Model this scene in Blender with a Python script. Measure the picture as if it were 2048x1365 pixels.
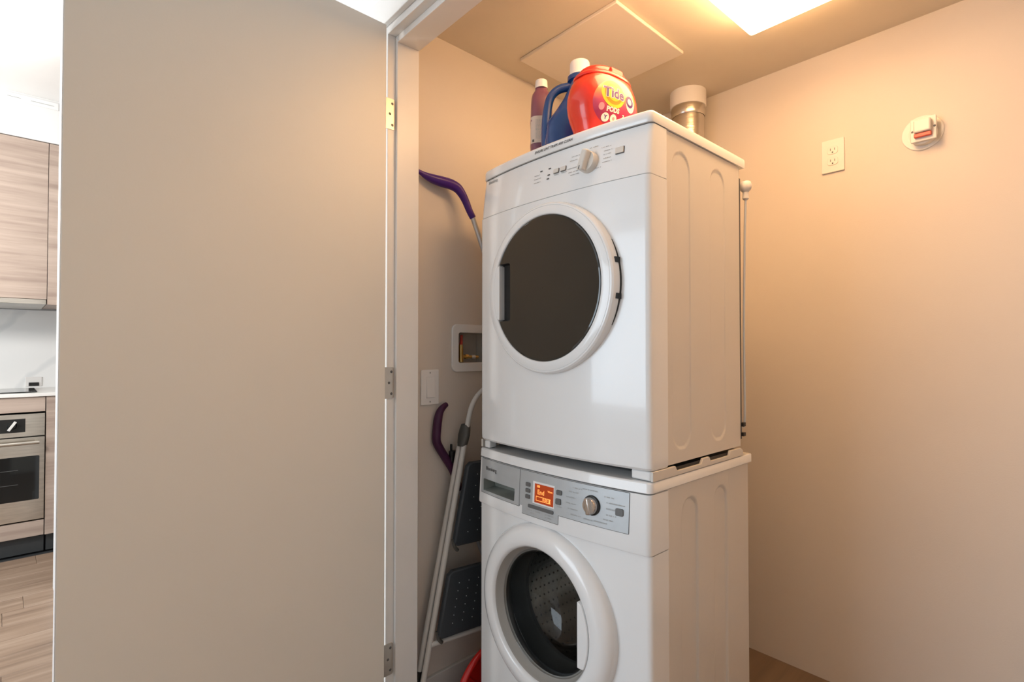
import bpy, bmesh, math, random
from math import sin, cos, pi, radians, sqrt
from mathutils import Vector, Matrix
random.seed(7)
for o in list(bpy.data.objects): bpy.data.objects.remove(o)
S = bpy.context.scene
COL = S.collection

# ---------------------------------------------------------------- camera
CAM_Z = 1.152
cd = bpy.data.cameras.new('camera'); cam = bpy.data.objects.new('camera', cd); COL.objects.link(cam)
cam.location = (0, 0, CAM_Z)
cam.rotation_euler = (radians(90.946), 0, radians(46.0))
cd.sensor_width = 36.0; cd.lens = 36.0*1060/2048; cd.clip_start = .02
S.camera = cam
# ---------------------------------------------------------------- world, lights, exposure
w = bpy.data.worlds.new('world'); S.world = w; w.use_nodes = True
w.node_tree.nodes['Background'].inputs[0].default_value = (.80, .90, 1, 1)
w.node_tree.nodes['Background'].inputs[1].default_value = 1.0
S.view_settings.view_transform = 'Standard'; S.view_settings.look = 'None'
S.view_settings.gamma = 1; S.view_settings.use_curve_mapping = False
S.view_settings.exposure = 0.0

def area(name, loc, rot, sx, sy, power, col):
    l = bpy.data.lights.new(name, 'AREA'); l.shape = 'RECTANGLE'; l.size = sx; l.size_y = sy
    l.energy = power; l.color = col
    o = bpy.data.objects.new(name, l); COL.objects.link(o); o.location = loc; o.rotation_euler = rot
    return o
# daylight through the living-room window behind the camera (in the wall at Y=-3.5, facing +Y)
area('window_daylight', (-2.35, -3.42, 1.35), (radians(90), 0, 0), 2.5, 2.1, 73, (.77, .89, 1))
# added unseen point light to brighten kitchen ceiling, bulkhead and backsplash
pl_ = bpy.data.lights.new('kitchen_fill_light', 'POINT'); pl_.energy = 66; pl_.color = (1, .95, .89); pl_.shadow_soft_size = .12
po_ = bpy.data.objects.new('kitchen_fill_light', pl_); COL.objects.link(po_); po_.location = (-2.95, -.70, 1.75)
LIGHT_COL = (1.0, .59, .28)
LIGHT_STRENGTH = 18.5

# ---------------------------------------------------------------- materials
def mat(name, col, rough=.5, metal=0.0, bump=0.0, bscale=60, var=0.0, vscale=8, stretch=(1, 1, 1), coat=0.0, spec=.5, emit=None, estr=0, trans=0.0, alpha=1.0, col2=None, detail=4, ior=1.45):
    m = bpy.data.materials.new(name); m.use_nodes = True
    nt = m.node_tree; b = nt.nodes['Principled BSDF']
    b.inputs['Base Color'].default_value = (*col, 1); b.inputs['Roughness'].default_value = rough
    b.inputs['Metallic'].default_value = metal; b.inputs['Coat Weight'].default_value = coat
    b.inputs['Coat Roughness'].default_value = .06
    b.inputs['Specular IOR Level'].default_value = spec; b.inputs['IOR'].default_value = ior
    b.inputs['Transmission Weight'].default_value = trans; b.inputs['Alpha'].default_value = alpha
    if emit: b.inputs['Emission Color'].default_value = (*emit, 1); b.inputs['Emission Strength'].default_value = estr
    tc = nt.nodes.new('ShaderNodeTexCoord'); mp = nt.nodes.new('ShaderNodeMapping'); mp.inputs['Scale'].default_value = stretch
    nt.links.new(tc.outputs['Object'], mp.inputs['Vector'])
    if bump > 0:
        n = nt.nodes.new('ShaderNodeTexNoise'); n.inputs['Scale'].default_value = bscale; n.inputs['Detail'].default_value = 3
        bp = nt.nodes.new('ShaderNodeBump'); bp.inputs['Strength'].default_value = bump; bp.inputs['Distance'].default_value = .002
        nt.links.new(mp.outputs[0], n.inputs['Vector']); nt.links.new(n.outputs['Fac'], bp.inputs['Height']); nt.links.new(bp.outputs[0], b.inputs['Normal'])
    c2 = col2 or tuple(c*(1-var) for c in col)
    if var > 0 or col2:
        n = nt.nodes.new('ShaderNodeTexNoise'); n.inputs['Scale'].default_value = vscale; n.inputs['Detail'].default_value = detail
        mx = nt.nodes.new('ShaderNodeValToRGB'); mx.color_ramp.elements[0].position = .35; mx.color_ramp.elements[1].position = .65
        mx.color_ramp.elements[0].color = (*c2, 1); mx.color_ramp.elements[1].color = (*col, 1)
        nt.links.new(mp.outputs[0], n.inputs['Vector']); nt.links.new(n.outputs['Fac'], mx.inputs[0]); nt.links.new(mx.outputs[0], b.inputs['Base Color'])
    return m
M = {}
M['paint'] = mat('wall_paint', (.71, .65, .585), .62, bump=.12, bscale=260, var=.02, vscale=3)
M['paint_hall'] = mat('hall_paint', (.86, .86, .85), .6, bump=.08, bscale=220, var=.02)
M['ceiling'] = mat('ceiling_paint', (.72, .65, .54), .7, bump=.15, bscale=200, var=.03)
M['ceiling_hall'] = mat('hall_ceiling_paint', (.88, .88, .87), .7, var=.01)
M['panel'] = mat('access_panel_paint', (.80, .74, .66), .5, var=.01)
M['door'] = mat('door_paint', (.80, .77, .70), .42, bump=.06, bscale=180, var=.02, vscale=2)
M['door_daylit'] = mat('door_paint_daylit', (.88, .9, .92), .35, var=.01)  # paler, bluer door paint: hall daylight put into the colour
M['trim'] = mat('trim_paint', (.86, .85, .83), .32, var=.02, bump=.03)
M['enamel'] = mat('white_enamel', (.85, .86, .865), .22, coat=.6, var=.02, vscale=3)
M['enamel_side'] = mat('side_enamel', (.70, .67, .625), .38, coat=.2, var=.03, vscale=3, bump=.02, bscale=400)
M['plastic'] = mat('white_plastic', (.86, .86, .86), .30, coat=.3, var=.01)
M['knob'] = mat('warm_white_knob', (.70, .67, .62), .35, var=.02)
M['seam'] = mat('seam_shadow_gap', (.10, .10, .10), .6, var=.05)
M['silver'] = mat('silver_fascia', (.50, .53, .55), .38, metal=.35, var=.04, vscale=40)
M['cup'] = mat('drawer_cup_plastic', (.24, .26, .24), .35, var=.05)
M['btn'] = mat('dark_grey_button', (.13, .13, .13), .4, var=.08)
M['print'] = mat('dark_print', (.07, .07, .07), .5, var=.02)
M['print_soft'] = mat('grey_print', (.42, .43, .43), .5, var=.02)
M['darkglass'] = mat('dark_door_glass', (.018, .017, .014), .05, spec=.6, coat=.4, var=.3, vscale=14)
M['black'] = mat('black_plastic', (.012, .012, .012), .4, var=.2)
M['rubber'] = mat('grey_rubber_gasket', (.16, .165, .165), .5, var=.15)
M['recess'] = mat('porthole_recess_plastic', (.40, .38, .35), .45, var=.05)
M['steel'] = mat('drum_steel', (.62, .60, .56), .22, metal=1, var=.08, vscale=12)
M['hole'] = mat('drum_hole_dark', (.01, .01, .01), .6, var=.1)
M['chrome'] = mat('chrome_knob', (.62, .58, .55), .18, metal=1, var=.05)
M['stainless'] = mat('brushed_stainless', (.66, .62, .56), .28, metal=1, var=.14, vscale=3, stretch=(1, 4, 40))
M['oven_glass'] = mat('oven_glass', (.008, .010, .011), .05, var=.2)
M['red'] = mat('red_plastic', (.82, .035, .012), .28, coat=.5, var=.04)
M['redlid'] = mat('red_lid_plastic', (.80, .03, .015), .3, coat=.4, var=.03)
M['redbin'] = mat('red_basin_plastic', (.62, .015, .012), .25, coat=.5, var=.05)
M['blue'] = mat('blue_jug_plastic', (.010, .055, .22), .25, coat=.5, var=.08)
M['mauve'] = mat('mauve_bottle_plastic', (.23, .085, .13), .3, coat=.3, var=.08)
M['cap'] = mat('white_cap', (.80, .78, .76), .35, var=.02)
M['label'] = mat('cream_label_paper', (.66, .58, .52), .45, var=.03)
M['yellow'] = mat('logo_yellow', (.95, .62, .05), .35, var=.04)
M['orange'] = mat('logo_orange', (.95, .30, .03), .35, var=.04)
M['purpleink'] = mat('logo_purple_ink', (.10, .03, .22), .4, var=.02)
M['whiteink'] = mat('white_ink', (.85, .82, .80), .4, var=.02)
M['pinkink'] = mat('pink_ink', (.85, .35, .40), .4, var=.02)
M['duct'] = mat('duct_foil', (.72, .68, .60), .25, metal=1, bump=.3, bscale=30, stretch=(1, 1, 4), var=.06)
M['grip'] = mat('purple_grip', (.065, .012, .22), .35, var=.12, vscale=12)
M['grip2'] = mat('plum_grip', (.065, .012, .055), .45, var=.12)
M['pole'] = mat('grey_pole_metal', (.60, .62, .64), .3, metal=.5, var=.04)
M['rail'] = mat('ladder_white_powder', (.60, .58, .55), .45, bump=.1, bscale=300, var=.04)
M['step'] = mat('ladder_step_dark', (.035, .042, .05), .5, bump=.1, bscale=150, var=.1)
M['joint'] = mat('ladder_joint_grey', (.085, .08, .07), .5, var=.08)
M['brass'] = mat('brass_valve', (.60, .42, .16), .3, metal=1, var=.15, vscale=40)
M['redvalve'] = mat('red_valve_lever', (.6, .06, .04), .4, var=.1)
M['boxin'] = mat('outlet_box_inside', (.60, .56, .50), .55, var=.06)
M['nickel'] = mat('satin_nickel', (.62, .58, .52), .38, metal=.8, var=.06)
M['counter'] = mat('white_countertop', (.85, .83, .80), .3, var=.02)
M['toe'] = mat('dark_toe_kick', (.045, .048, .05), .5, var=.1)
M['alarm'] = mat('alarm_ivory', (.80, .77, .72), .35, var=.02)
M['alarm_red'] = mat('alarm_red_lens', (.75, .12, .08), .3, var=.05)
M['base'] = mat('baseboard_paint', (.70, .68, .64), .45, var=.02)
M['diffuser'] = mat('light_diffuser', (.9, .85, .75), .5, emit=LIGHT_COL, estr=LIGHT_STRENGTH, var=.01)
M['screen'] = mat('orange_backlit_screen', (.25, .03, .005), .3, emit=(.50, .055, .004), estr=.42, var=.02)
M['screen_txt'] = mat('screen_digits', (.9, .4, .1), .3, emit=(1, .33, .08), estr=1.0, var=.02)

def wood(name, c1, c2, c3, axis):   # long grain along axis
    m = bpy.data.materials.new(name); m.use_nodes = True; nt = m.node_tree; b = nt.nodes['Principled BSDF']
    tc = nt.nodes.new('ShaderNodeTexCoord'); mp = nt.nodes.new('ShaderNodeMapping')
    oi = nt.nodes.new('ShaderNodeObjectInfo'); ad = nt.nodes.new('ShaderNodeVectorMath'); ad.operation = 'ADD'
    sc = nt.nodes.new('ShaderNodeVectorMath'); sc.operation = 'SCALE'; sc.inputs['Scale'].default_value = 37
    cb = nt.nodes.new('ShaderNodeCombineXYZ')
    for i in range(3): nt.links.new(oi.outputs['Random'], cb.inputs[i])
    nt.links.new(cb.outputs[0], sc.inputs[0]); nt.links.new(tc.outputs['Object'], ad.inputs[0]); nt.links.new(sc.outputs[0], ad.inputs[1])
    nt.links.new(ad.outputs[0], mp.inputs['Vector'])
    v = [24, 24, 24]; v[axis] = 1.3; mp.inputs['Scale'].default_value = v
    n = nt.nodes.new('ShaderNodeTexNoise'); n.inputs['Scale'].default_value = 1; n.inputs['Detail'].default_value = 6; n.inputs['Roughness'].default_value = .6
    r = nt.nodes.new('ShaderNodeValToRGB'); e = r.color_ramp.elements
    e[0].position = .3; e[0].color = (*c1, 1); e[1].position = .7; e[1].color = (*c3, 1)
    k = e.new(.5); k.color = (*c2, 1)
    nt.links.new(mp.outputs[0], n.inputs['Vector']); nt.links.new(n.outputs['Fac'], r.inputs[0]); nt.links.new(r.outputs[0], b.inputs['Base Color'])
    b.inputs['Roughness'].default_value = .42
    return m
M['cab'] = wood('cabinet_wood', (.34, .255, .21), (.46, .36, .30), (.56, .45, .38), 1)
M['plank'] = wood('floor_wood', (.20, .135, .095), (.30, .21, .15), (.38, .28, .21), 1)

def marble():
    m = mat('marble', (.88, .88, .87), .18)
    nt = m.node_tree; b = nt.nodes['Principled BSDF']
    tc = nt.nodes.new('ShaderNodeTexCoord'); mp = nt.nodes.new('ShaderNodeMapping'); mp.inputs['Rotation'].default_value = (radians(28), 0, 0)
    wv = nt.nodes.new('ShaderNodeTexWave'); wv.bands_direction = 'Y'; wv.inputs['Scale'].default_value = 1.1; wv.inputs['Distortion'].default_value = 5; wv.inputs['Detail'].default_value = 4; wv.inputs['Detail Scale'].default_value = 1.4
    r = nt.nodes.new('ShaderNodeValToRGB'); e = r.color_ramp.elements
    e[0].position = 0; e[0].color = (.78, .79, .79, 1); e[1].position = .06; e[1].color = (.88, .88, .87, 1)
    nt.links.new(tc.outputs['Object'], mp.inputs[0]); nt.links.new(mp.outputs[0], wv.inputs[0]); nt.links.new(wv.outputs['Fac'], r.inputs[0]); nt.links.new(r.outputs[0], b.inputs['Base Color'])
    return m
M['marble'] = marble()

def glassmat(name, tint, t):
    m = bpy.data.materials.new(name); m.use_nodes = True; nt = m.node_tree; nt.nodes.clear()
    out = nt.nodes.new('ShaderNodeOutputMaterial'); tr = nt.nodes.new('ShaderNodeBsdfTransparent'); gl = nt.nodes.new('ShaderNodeBsdfGlossy')
    tr.inputs[0].default_value = (*tint, 1); gl.inputs['Roughness'].default_value = .04
    fr = nt.nodes.new('ShaderNodeFresnel'); fr.inputs[0].default_value = 1.45
    mx = nt.nodes.new('ShaderNodeMixShader'); nt.links.new(fr.outputs[0], mx.inputs[0]); nt.links.new(tr.outputs[0], mx.inputs[1]); nt.links.new(gl.outputs[0], mx.inputs[2]); nt.links.new(mx.outputs[0], out.inputs[0])
    return m
M['bowl'] = glassmat('porthole_glass', (.86, .88, .89), .7)

def label_grad():
    m = mat('tub_label_print', (.9, .5, .1), .32, coat=.3); nt = m.node_tree; b = nt.nodes['Principled BSDF']
    tc = nt.nodes.new('ShaderNodeTexCoord'); sp = nt.nodes.new('ShaderNodeSeparateXYZ'); mr = nt.nodes.new('ShaderNodeMapRange')
    n = nt.nodes.new('ShaderNodeTexNoise'); n.inputs['Scale'].default_value = 30; ad = nt.nodes.new('ShaderNodeMath'); ad.operation = 'MULTIPLY_ADD'; ad.inputs[1].default_value = .02
    mr.inputs[1].default_value = .02; mr.inputs[2].default_value = .155
    r = nt.nodes.new('ShaderNodeValToRGB'); e = r.color_ramp.elements
    e[0].position = 0; e[0].color = (.45, .01, .03, 1); e[1].position = 1; e[1].color = (.95, .62, .20, 1)
    for p, c in ((.28, (.36, .02, .10)), (.5, (.60, .08, .16)), (.68, (.90, .34, .10)), (.85, (.95, .55, .14))):
        k = e.new(p); k.color = (*c, 1)
    nt.links.new(tc.outputs['Object'], sp.inputs[0]); nt.links.new(tc.outputs['Object'], n.inputs['Vector']); nt.links.new(n.outputs['Fac'], ad.inputs[0]); nt.links.new(sp.outputs[2], ad.inputs[2])
    nt.links.new(ad.outputs[0], mr.inputs[0]); nt.links.new(mr.outputs[0], r.inputs[0]); nt.links.new(r.outputs[0], b.inputs['Base Color'])
    return m
M['tublabel'] = label_grad()

# ---------------------------------------------------------------- mesh helpers
class MB:
    def __init__(s): s.v = []; s.f = []
    def add(s, vs, fs):
        n = len(s.v); s.v += [tuple(p) for p in vs]; s.f += [tuple(i+n for i in f) for f in fs]; return s
    def box(s, x0, x1, y0, y1, z0, z1):
        return s.add([(x0,y0,z0),(x1,y0,z0),(x1,y1,z0),(x0,y1,z0),(x0,y0,z1),(x1,y0,z1),(x1,y1,z1),(x0,y1,z1)],
                     [(0,3,2,1),(4,5,6,7),(0,1,5,4),(1,2,6,5),(2,3,7,6),(3,0,4,7)])
    def loft(s, rings, cap=True, close=False):
        n = len(rings[0]); vs = [p for r in rings for p in r]; fs = []
        R = len(rings)
        for i in range(R-1 if not close else R):
            a = i*n; b = ((i+1) % R)*n
            for j in range(n): k = (j+1) % n; fs.append((a+j, a+k, b+k, b+j))
        if cap and not close: fs.append(tuple(range(n-1, -1, -1))); fs.append(tuple((R-1)*n+j for j in range(n)))
        return s.add(vs, fs)
    def tube(s, pts, r, n=12, cap=True):
        P = [Vector(p) for p in pts]; rr = r if isinstance(r, (list, tuple)) else [r]*len(P); rings = []
        up = None
        for i, p in enumerate(P):
            t = (P[min(i+1, len(P)-1)]-P[max(i-1, 0)]).normalized()
            if up is None:
                up = Vector((0, 0, 1)) if abs(t.z) < .9 else Vector((1, 0, 0))
            a = (up - t*up.dot(t)).normalized(); b = t.cross(a); up = a
            rings.append([p+(a*cos(2*pi*k/n)+b*sin(2*pi*k/n))*rr[i] for k in range(n)])
        return s.loft(rings, cap)
    def lathe(s, prof, n=48, axis='z', c=(0, 0, 0), a0=0, a1=2*pi, cap=False, flip=False):
        full = abs(a1-a0-2*pi) < 1e-6; m = n if full else n+1; vs = []
        for r, h in prof:
            for k in range(m):
                a = a0+(a1-a0)*k/n
                if axis == 'z': p = (c[0]+r*cos(a), c[1]+r*sin(a), c[2]+h)
                elif axis == 'y': p = (c[0]+r*cos(a), c[1]+h, c[2]+r*sin(a))
                else: p = (c[0]+h, c[1]+r*cos(a), c[2]+r*sin(a))
                vs.append(p)
        fs = []
        for i in range(len(prof)-1):
            for k in range(n):
                k2 = (k+1) % m; fs.append((i*m+k, i*m+k2, (i+1)*m+k2, (i+1)*m+k))
        if cap: fs.append(tuple(range(m-1, -1, -1))); fs.append(tuple((len(prof)-1)*m+k for k in range(m)))
        return s.add(vs, fs)
    def prism(s, poly, h0, h1, axis='z'):
        def P(a, b, h): return {'z': (a, b, h), 'y': (a, h, b), 'x': (h, a, b)}[axis]
        return s.loft([[P(a, b, h0) for a, b in poly], [P(a, b, h1) for a, b in poly]])
    def xf(s, fn): s.v = [fn(*p) for p in s.v]; return s

def build(name, mb, m, parent=None, bev=0, seg=2, smooth=35, off=(0, 0, 0)):
    me = bpy.data.meshes.new(name)
    me.from_pydata([(a-off[0], b-off[1], c-off[2]) for a, b, c in mb.v], [], mb.f)
    bm = bmesh.new(); bm.from_mesh(me); bmesh.ops.recalc_face_normals(bm, faces=bm.faces); bm.to_mesh(me); bm.free()
    me.materials.append(m if not isinstance(m, str) else M[m])
    if smooth:
        for p in me.polygons: p.use_smooth = True
        me.set_sharp_from_angle(angle=radians(smooth))
    o = bpy.data.objects.new(name, me); COL.objects.link(o)
    if parent: o.parent = parent
    if bev:
        b = o.modifiers.new('bevel', 'BEVEL'); b.width = bev; b.segments = seg; b.limit_method = 'ANGLE'; b.angle_limit = radians(40)
    return o
def empty(name, loc, rz=0, label=None, cat=None, group=None):
    o = bpy.data.objects.new(name, None); COL.objects.link(o); o.location = loc; o.rotation_euler = (0, 0, rz); o.empty_display_size = .05
    if label: o['label'] = label; o['category'] = cat
    if group: o['group'] = group
    return o
def tag(o, label, cat, group=None):
    o['label'] = label; o['category'] = cat
    if group: o['group'] = group
    return o
def struct(name, mb, m, bev=0):
    o = build(name, mb, m, bev=bev); o['kind'] = 'structure'; return o
def cut(o, mbs):
    """subtract closed shapes from o's mesh for good"""
    for mb in mbs:
        me = bpy.data.meshes.new('c'); me.from_pydata(mb.v, [], mb.f)
        bm = bmesh.new(); bm.from_mesh(me); bmesh.ops.recalc_face_normals(bm, faces=bm.faces); bm.to_mesh(me); bm.free()
        c = bpy.data.objects.new('c', me); COL.objects.link(c); c.matrix_world = o.matrix_basis
        if o.parent: c.parent = o.parent; c.matrix_basis = o.matrix_basis.copy()
        md = o.modifiers.new('b', 'BOOLEAN'); md.operation = 'DIFFERENCE'; md.object = c; md.solver = 'EXACT'
        bpy.context.view_layer.update()
        keep = [(x.name, x.show_viewport) for x in o.modifiers if x.type == 'BEVEL']
        for x in o.modifiers:
            if x.type == 'BEVEL': x.show_viewport = False
        dg = bpy.context.evaluated_depsgraph_get()
        nm = bpy.data.meshes.new_from_object(o.evaluated_get(dg)); old = o.data; o.data = nm; nm.name = old.name
        o.modifiers.remove(md); bpy.data.objects.remove(c); bpy.data.meshes.remove(me)
        for x in o.modifiers:
            if x.type == 'BEVEL': x.show_viewport = True
def text_mb(s, size, align='CENTER', bold=0.0, shear=0.0, sub=False):
    cu = bpy.data.curves.new('t', 'FONT'); cu.body = s; cu.size = size; cu.align_x = align; cu.align_y = 'CENTER'
    cu.offset = bold; cu.shear = shear; cu.resolution_u = 3
    o = bpy.data.objects.new('t', cu); COL.objects.link(o); bpy.context.view_layer.update()
    me = bpy.data.meshes.new_from_object(o.evaluated_get(bpy.context.evaluated_depsgraph_get()))
    mb = MB(); mb.add([tuple(v.co) for v in me.vertices], [tuple(p.vertices) for p in me.polygons])
    bpy.data.objects.remove(o); bpy.data.curves.remove(cu); bpy.data.meshes.remove(me)
    return mb
def sellipse(cx, cy, a, b, z, p=2.6, n=40):
    r = []
    for k in range(n):
        t = 2*pi*k/n; c_, s_ = cos(t), sin(t)
        r.append((cx+a*math.copysign(abs(c_)**(2/p), c_), cy+b*math.copysign(abs(s_)**(2/p), s_), z))
    return r
def rrect(x0, x1, y0, y1, r, n=5):
    P = []
    for cx, cy, a in ((x1-r, y1-r, 0), (x0+r, y1-r, 90), (x0+r, y0+r, 180), (x1-r, y0+r, 270)):
        for k in range(n+1):
            t = radians(a+90*k/n); P.append((cx+r*cos(t), cy+r*sin(t)))
    return P
def catmull(pts, n=6):
    P = [Vector(p) for p in pts]; out = []
    for i in range(len(P)-1):
        p0 = P[max(i-1, 0)]; p1 = P[i]; p2 = P[i+1]; p3 = P[min(i+2, len(P)-1)]
        for k in range(n):
            t = k/n; out.append(.5*((2*p1)+(p2-p0)*t+(2*p0-5*p1+4*p2-p3)*t*t+(3*p1-p0-3*p2+p3)*t**3))
    out.append(P[-1]); return out
def lerpn(vals, n=6):
    out = []
    for i in range(len(vals)-1):
        for k in range(n): out.append(vals[i]+(vals[i+1]-vals[i])*k/n)
    out.append(vals[-1]); return out

# ================================================================ SETTING
XL = -1.44                                   # closet left wall
def yb(x): return 2.104-.0478*(x+1.009)      # closet back wall line
ZC = 2.20
XR = .22
# --- closet shell
struct('wall_left', MB().box(XL-.10, XL, .925, 2.3, 0, ZC), 'paint')
wb = MB(); wb.prism([(XL, yb(XL)), (XR+.1, yb(XR+.1)), (XR+.1, yb(XR+.1)+.1), (XL, yb(XL)+.1)], 0, ZC)
struct('wall_back', wb, 'paint')
struct('wall_right', MB().box(XR, XR+.1, .89, yb(XR), 0, ZC), 'paint')
struct('ceiling_closet', MB().prism([(XL-.1, .94), (XR+.1, .86), (XR+.1, 2.3), (XL-.1, 2.3)], ZC, ZC+.05), 'ceiling')
# front wall (rotated frame)
fw = math.atan(-.0478)
A0 = Vector((-1.40, .831, 0))
def fr(mb): 
    c_, s_ = cos(fw), sin(fw)
    return mb.xf(lambda a, b, z: (A0.x+a*c_-b*s_, A0.y+a*s_+b*c_, z))
OPW = 1.55
struct('wall_front', fr(MB().box(-2.0, OPW+.8, 0.0, .10, 2.128, 2.60)), 'paint_hall')
struct('wall_front_left', fr(MB().box(-2.0, -.045, 0.0, .10, 0, 2.128)), 'paint_hall')
struct('wall_front_right', fr(MB().box(OPW+.045, OPW+1.7, 0.0, .10, 0, 2.60)), 'paint_hall')
# door frame: jambs, head, stops, casing
j = MB()
fr(j.box(-.045, 0, 0, .102, 0, 2.128)); 
door_frame = struct('trim_1', j, 'trim', bev=.0015)
def tpart(nm, mb, m='trim', bev=.0015):
    return build(nm, fr(mb), m, door_frame, bev=bev)
tpart('stop', MB().box(0, .012, .026, .102, 0, 2.106))
tpart('head_jamb', MB().box(0, OPW, 0, .102, 2.106, 2.128))
tpart('head_stop', MB().box(.012, OPW-.012, .026, .102, 2.086, 2.106))
tpart('jamb', MB().box(OPW, OPW+.045, 0, .102, 0, 2.128))
tpart('head_casing', MB().box(-.09, OPW+.09, -.016, 0, 2.128, 2.215), bev=.002)
tpart('casing', MB().box(-.10, -.022, -.014, 0, 0, 2.128), bev=.002)
tpart('casing', MB().box(OPW+.012, OPW+.09, -.016, 0, 0, 2.128), bev=.002)
struct('baseboard_left', MB().box(XL, XL+.012, .94, yb(XL)-.002, 0, .092), 'base', bev=.002)
# --- hall / kitchen shell
struct('ceiling', MB().box(-4.75, 1.4, -3.6, 2.4, 2.60, 2.66), 'ceiling_hall')
struct('wall_kitchen', MB().box(-4.75, -4.66, -3.6, 2.4, 0, 2.6), 'paint_hall')
struct('wall_bulkhead', MB().box(-4.66, -4.055, -1.6, 2.3, 2.352, 2.6), 'paint_hall')
struct('wall_hall', MB().box(1.3, 1.4, -3.6, .90, 0, 2.6), 'paint_hall')
struct('wall_hall_end', MB().box(-4.66, 1.3, 2.3, 2.4, 0, 2.6), 'paint_hall')
struct('wall_kitchen_end', MB().box(-3.4, -2.85, .1965, .34, 0, 2.6), 'paint_hall')
struct('baseboard_kitchen_end', MB().box(-2.85, -2.838, .184, .34, 0, .115), 'trim')
wm = MB(); wm.box(-4.66, -3.65, -3.6, -3.5, 0, 2.6); wm.box(-1.05, 1.3, -3.6, -3.5, 0, 2.6); wm.box(-3.65, -1.05, -3.6, -3.5, 2.42, 2.6); wm.box(-3.65, -1.05, -3.6, -3.5, 0, .28)
struct('wall_window', wm, 'paint_hall')
wf = MB()
for x in (-3.65, -2.375, -1.10): wf.box(x, x+.05, -3.58, -3.52, .28, 2.42)
wf.box(-3.65, -1.05, -3.58, -3.52, .28, .33); wf.box(-3.65, -1.05, -3.58, -3.52, 2.37, 2.42)
struct('window_1', wf, 'trim')
# floor with planks
floor = struct('floor', MB().box(-4.66, 1.3, -3.5, 2.4, -.06, -.012), 'toe')
pm = {}
pl_w = .155
nx = 0
x = -4.0
plank_mesh = None
while x < -1.0:
    y = -.55 - random.random()*.6
    while y < 1.0:
        L = random.choice((.9, 1.15, 1.3))
        if y+L > -.4:
            if plank_mesh is None or plank_mesh.get(L) is None:
                plank_mesh = plank_mesh or {}
                o = build('plank', MB().box(0, pl_w-.0012, 0, L-.0010, -.012, 0), 'plank', floor, bev=.001, seg=1); plank_mesh[L] = o.data
            else:
                o = bpy.data.objects.new('plank', plank_mesh[L]); COL.objects.link(o); o.parent = floor
                b = o.modifiers.new('bevel', 'BEVEL'); b.width = .001; b.segments = 1; b.limit_method = 'ANGLE'
            o.location = (x, y, 0)
        y += L
    x += pl_w
# remaining floor under closet and living side
st = MB().box(-.9, 1.3, -3.5, .92, -.012, -.0005); st.box(-4.05, -.9, -3.5, -.9, -.012, -.0005)
M['shaded_floor'] = wood('closet_floor_shaded', (.15, .10, .065), (.19, .13, .085), (.22, .155, .10), 1)  # darker version of the floor wood, closet shade put into the colour
build('closet_flooring', MB().box(-1.44, .3, .93, 2.2, -.011, .0003), 'shaded_floor', floor)
rf = build('plank', st, 'plank', floor); rf['kind'] = 'stuff'

# --- the door (opened 90 degrees outward)
door = struct('door_1', MB().box(-1.400, -1.365, .0833, .806, .012, 2.108), 'door', bev=.0012)
door.data.materials.append(M['door_daylit'])
e = build('daylit_edge', MB().box(-1.3995, -1.3655, .0820, .0832, .013, 2.107), 'door_daylit', door)  # thin strip carrying the painted daylight on the lock edge
for z0, z1 in ((1.818, 1.911), (1.006, 1.10), (.185, .278)):
    h = build('hinge', MB().prism(rrect(.813, .855, z0, z1, .006), -1.4005, -1.3975, 'x'), 'nickel', door)
    mb = MB()
    mb.tube([(-1.396, .812, z0), (-1.396, .812, z1)], .0055, 12)
    build('barrel', mb, 'nickel', h)
    for zz, yy in ((z0+.014, .846), ((z0+z1)/2, .838), (z1-.014, .846)):
        s_ = MB().lathe([(0, .0012), (.003, .0012), (.0042, 0)], 12, 'x', (-1.3975, yy, zz)); build('screw', s_, 'btn', h)

# ================================================================ KITCHEN
XK = -4.05
def kbox(nm, y0, y1, z0, z1, m, parent, th=.018, front=0.0, bev=.001):
    return build(nm, MB().box(XK-th+front, XK+front, y0, y1, z0, z1), m, parent, bev=bev, off=parent.location)
uc = empty('upper_cabinet', (-4.35, -.2, 1.44), 0, 'large wood-veneer upper cabinet above the slim range hood', 'cabinet')
build('body', MB().box(-4.655, XK-.02, -.60, .188, 1.455, 2.35), 'cab', uc, off=uc.location)
kbox('door', -.60, .1895, 1.442, 2.345, 'cab', uc)
uc2 = empty('upper_cabinet', (-4.35, .5, 1.41), 0, 'narrow sliver of wood-veneer upper cabinet right of the range hood, by the open door', 'cabinet')
build('body', MB().box(-4.655, XK-.02, .194, .80, 1.42, 2.35), 'cab', uc2, off=uc2.location)
kbox('door', .192, .80, 1.413, 2.345, 'cab', uc2)
hood = empty('range_hood', (-4.35, -.2, 1.40), 0, 'slim stainless range hood under the large upper cabinet', 'range hood')
build('body', MB().box(-4.60, XK-.01, -.59, .186, 1.412, 1.440), 'stainless', hood, off=hood.location, bev=.001)
build('front_strip', MB().box(XK-.0095, XK+.004, -.59, .187, 1.412, 1.4395), 'stainless', hood, off=hood.location, bev=.001)
bs = build('backsplash', MB().box(-4.658, -4.64, -1.2, 1.6, .905, 1.41), 'marble'); tag(bs, 'white marble backsplash with grey veins behind the kitchen counter', 'backsplash')
ct = build('countertop', MB().box(-4.64, XK+.012, -1.2, 1.6, .886, .905), 'counter', bev=.002); tag(ct, 'thin white kitchen countertop above the oven', 'countertop')
ck = build('cooktop', MB().prism(rrect(-4.55, -4.12, -.5, .158, .01), .9055, .911), 'oven_glass', bev=.001); tag(ck, 'black glass cooktop set on the white countertop', 'cooktop')
so = empty('wall_outlet', (-4.64, .158, .90), 0, 'small wall socket low on the marble backsplash behind the cooktop', 'outlet')
build('plate', MB().box(-4.6395, -4.634, .12, .20, .915, .975), 'cap', so, off=so.location, bev=.002)
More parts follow.
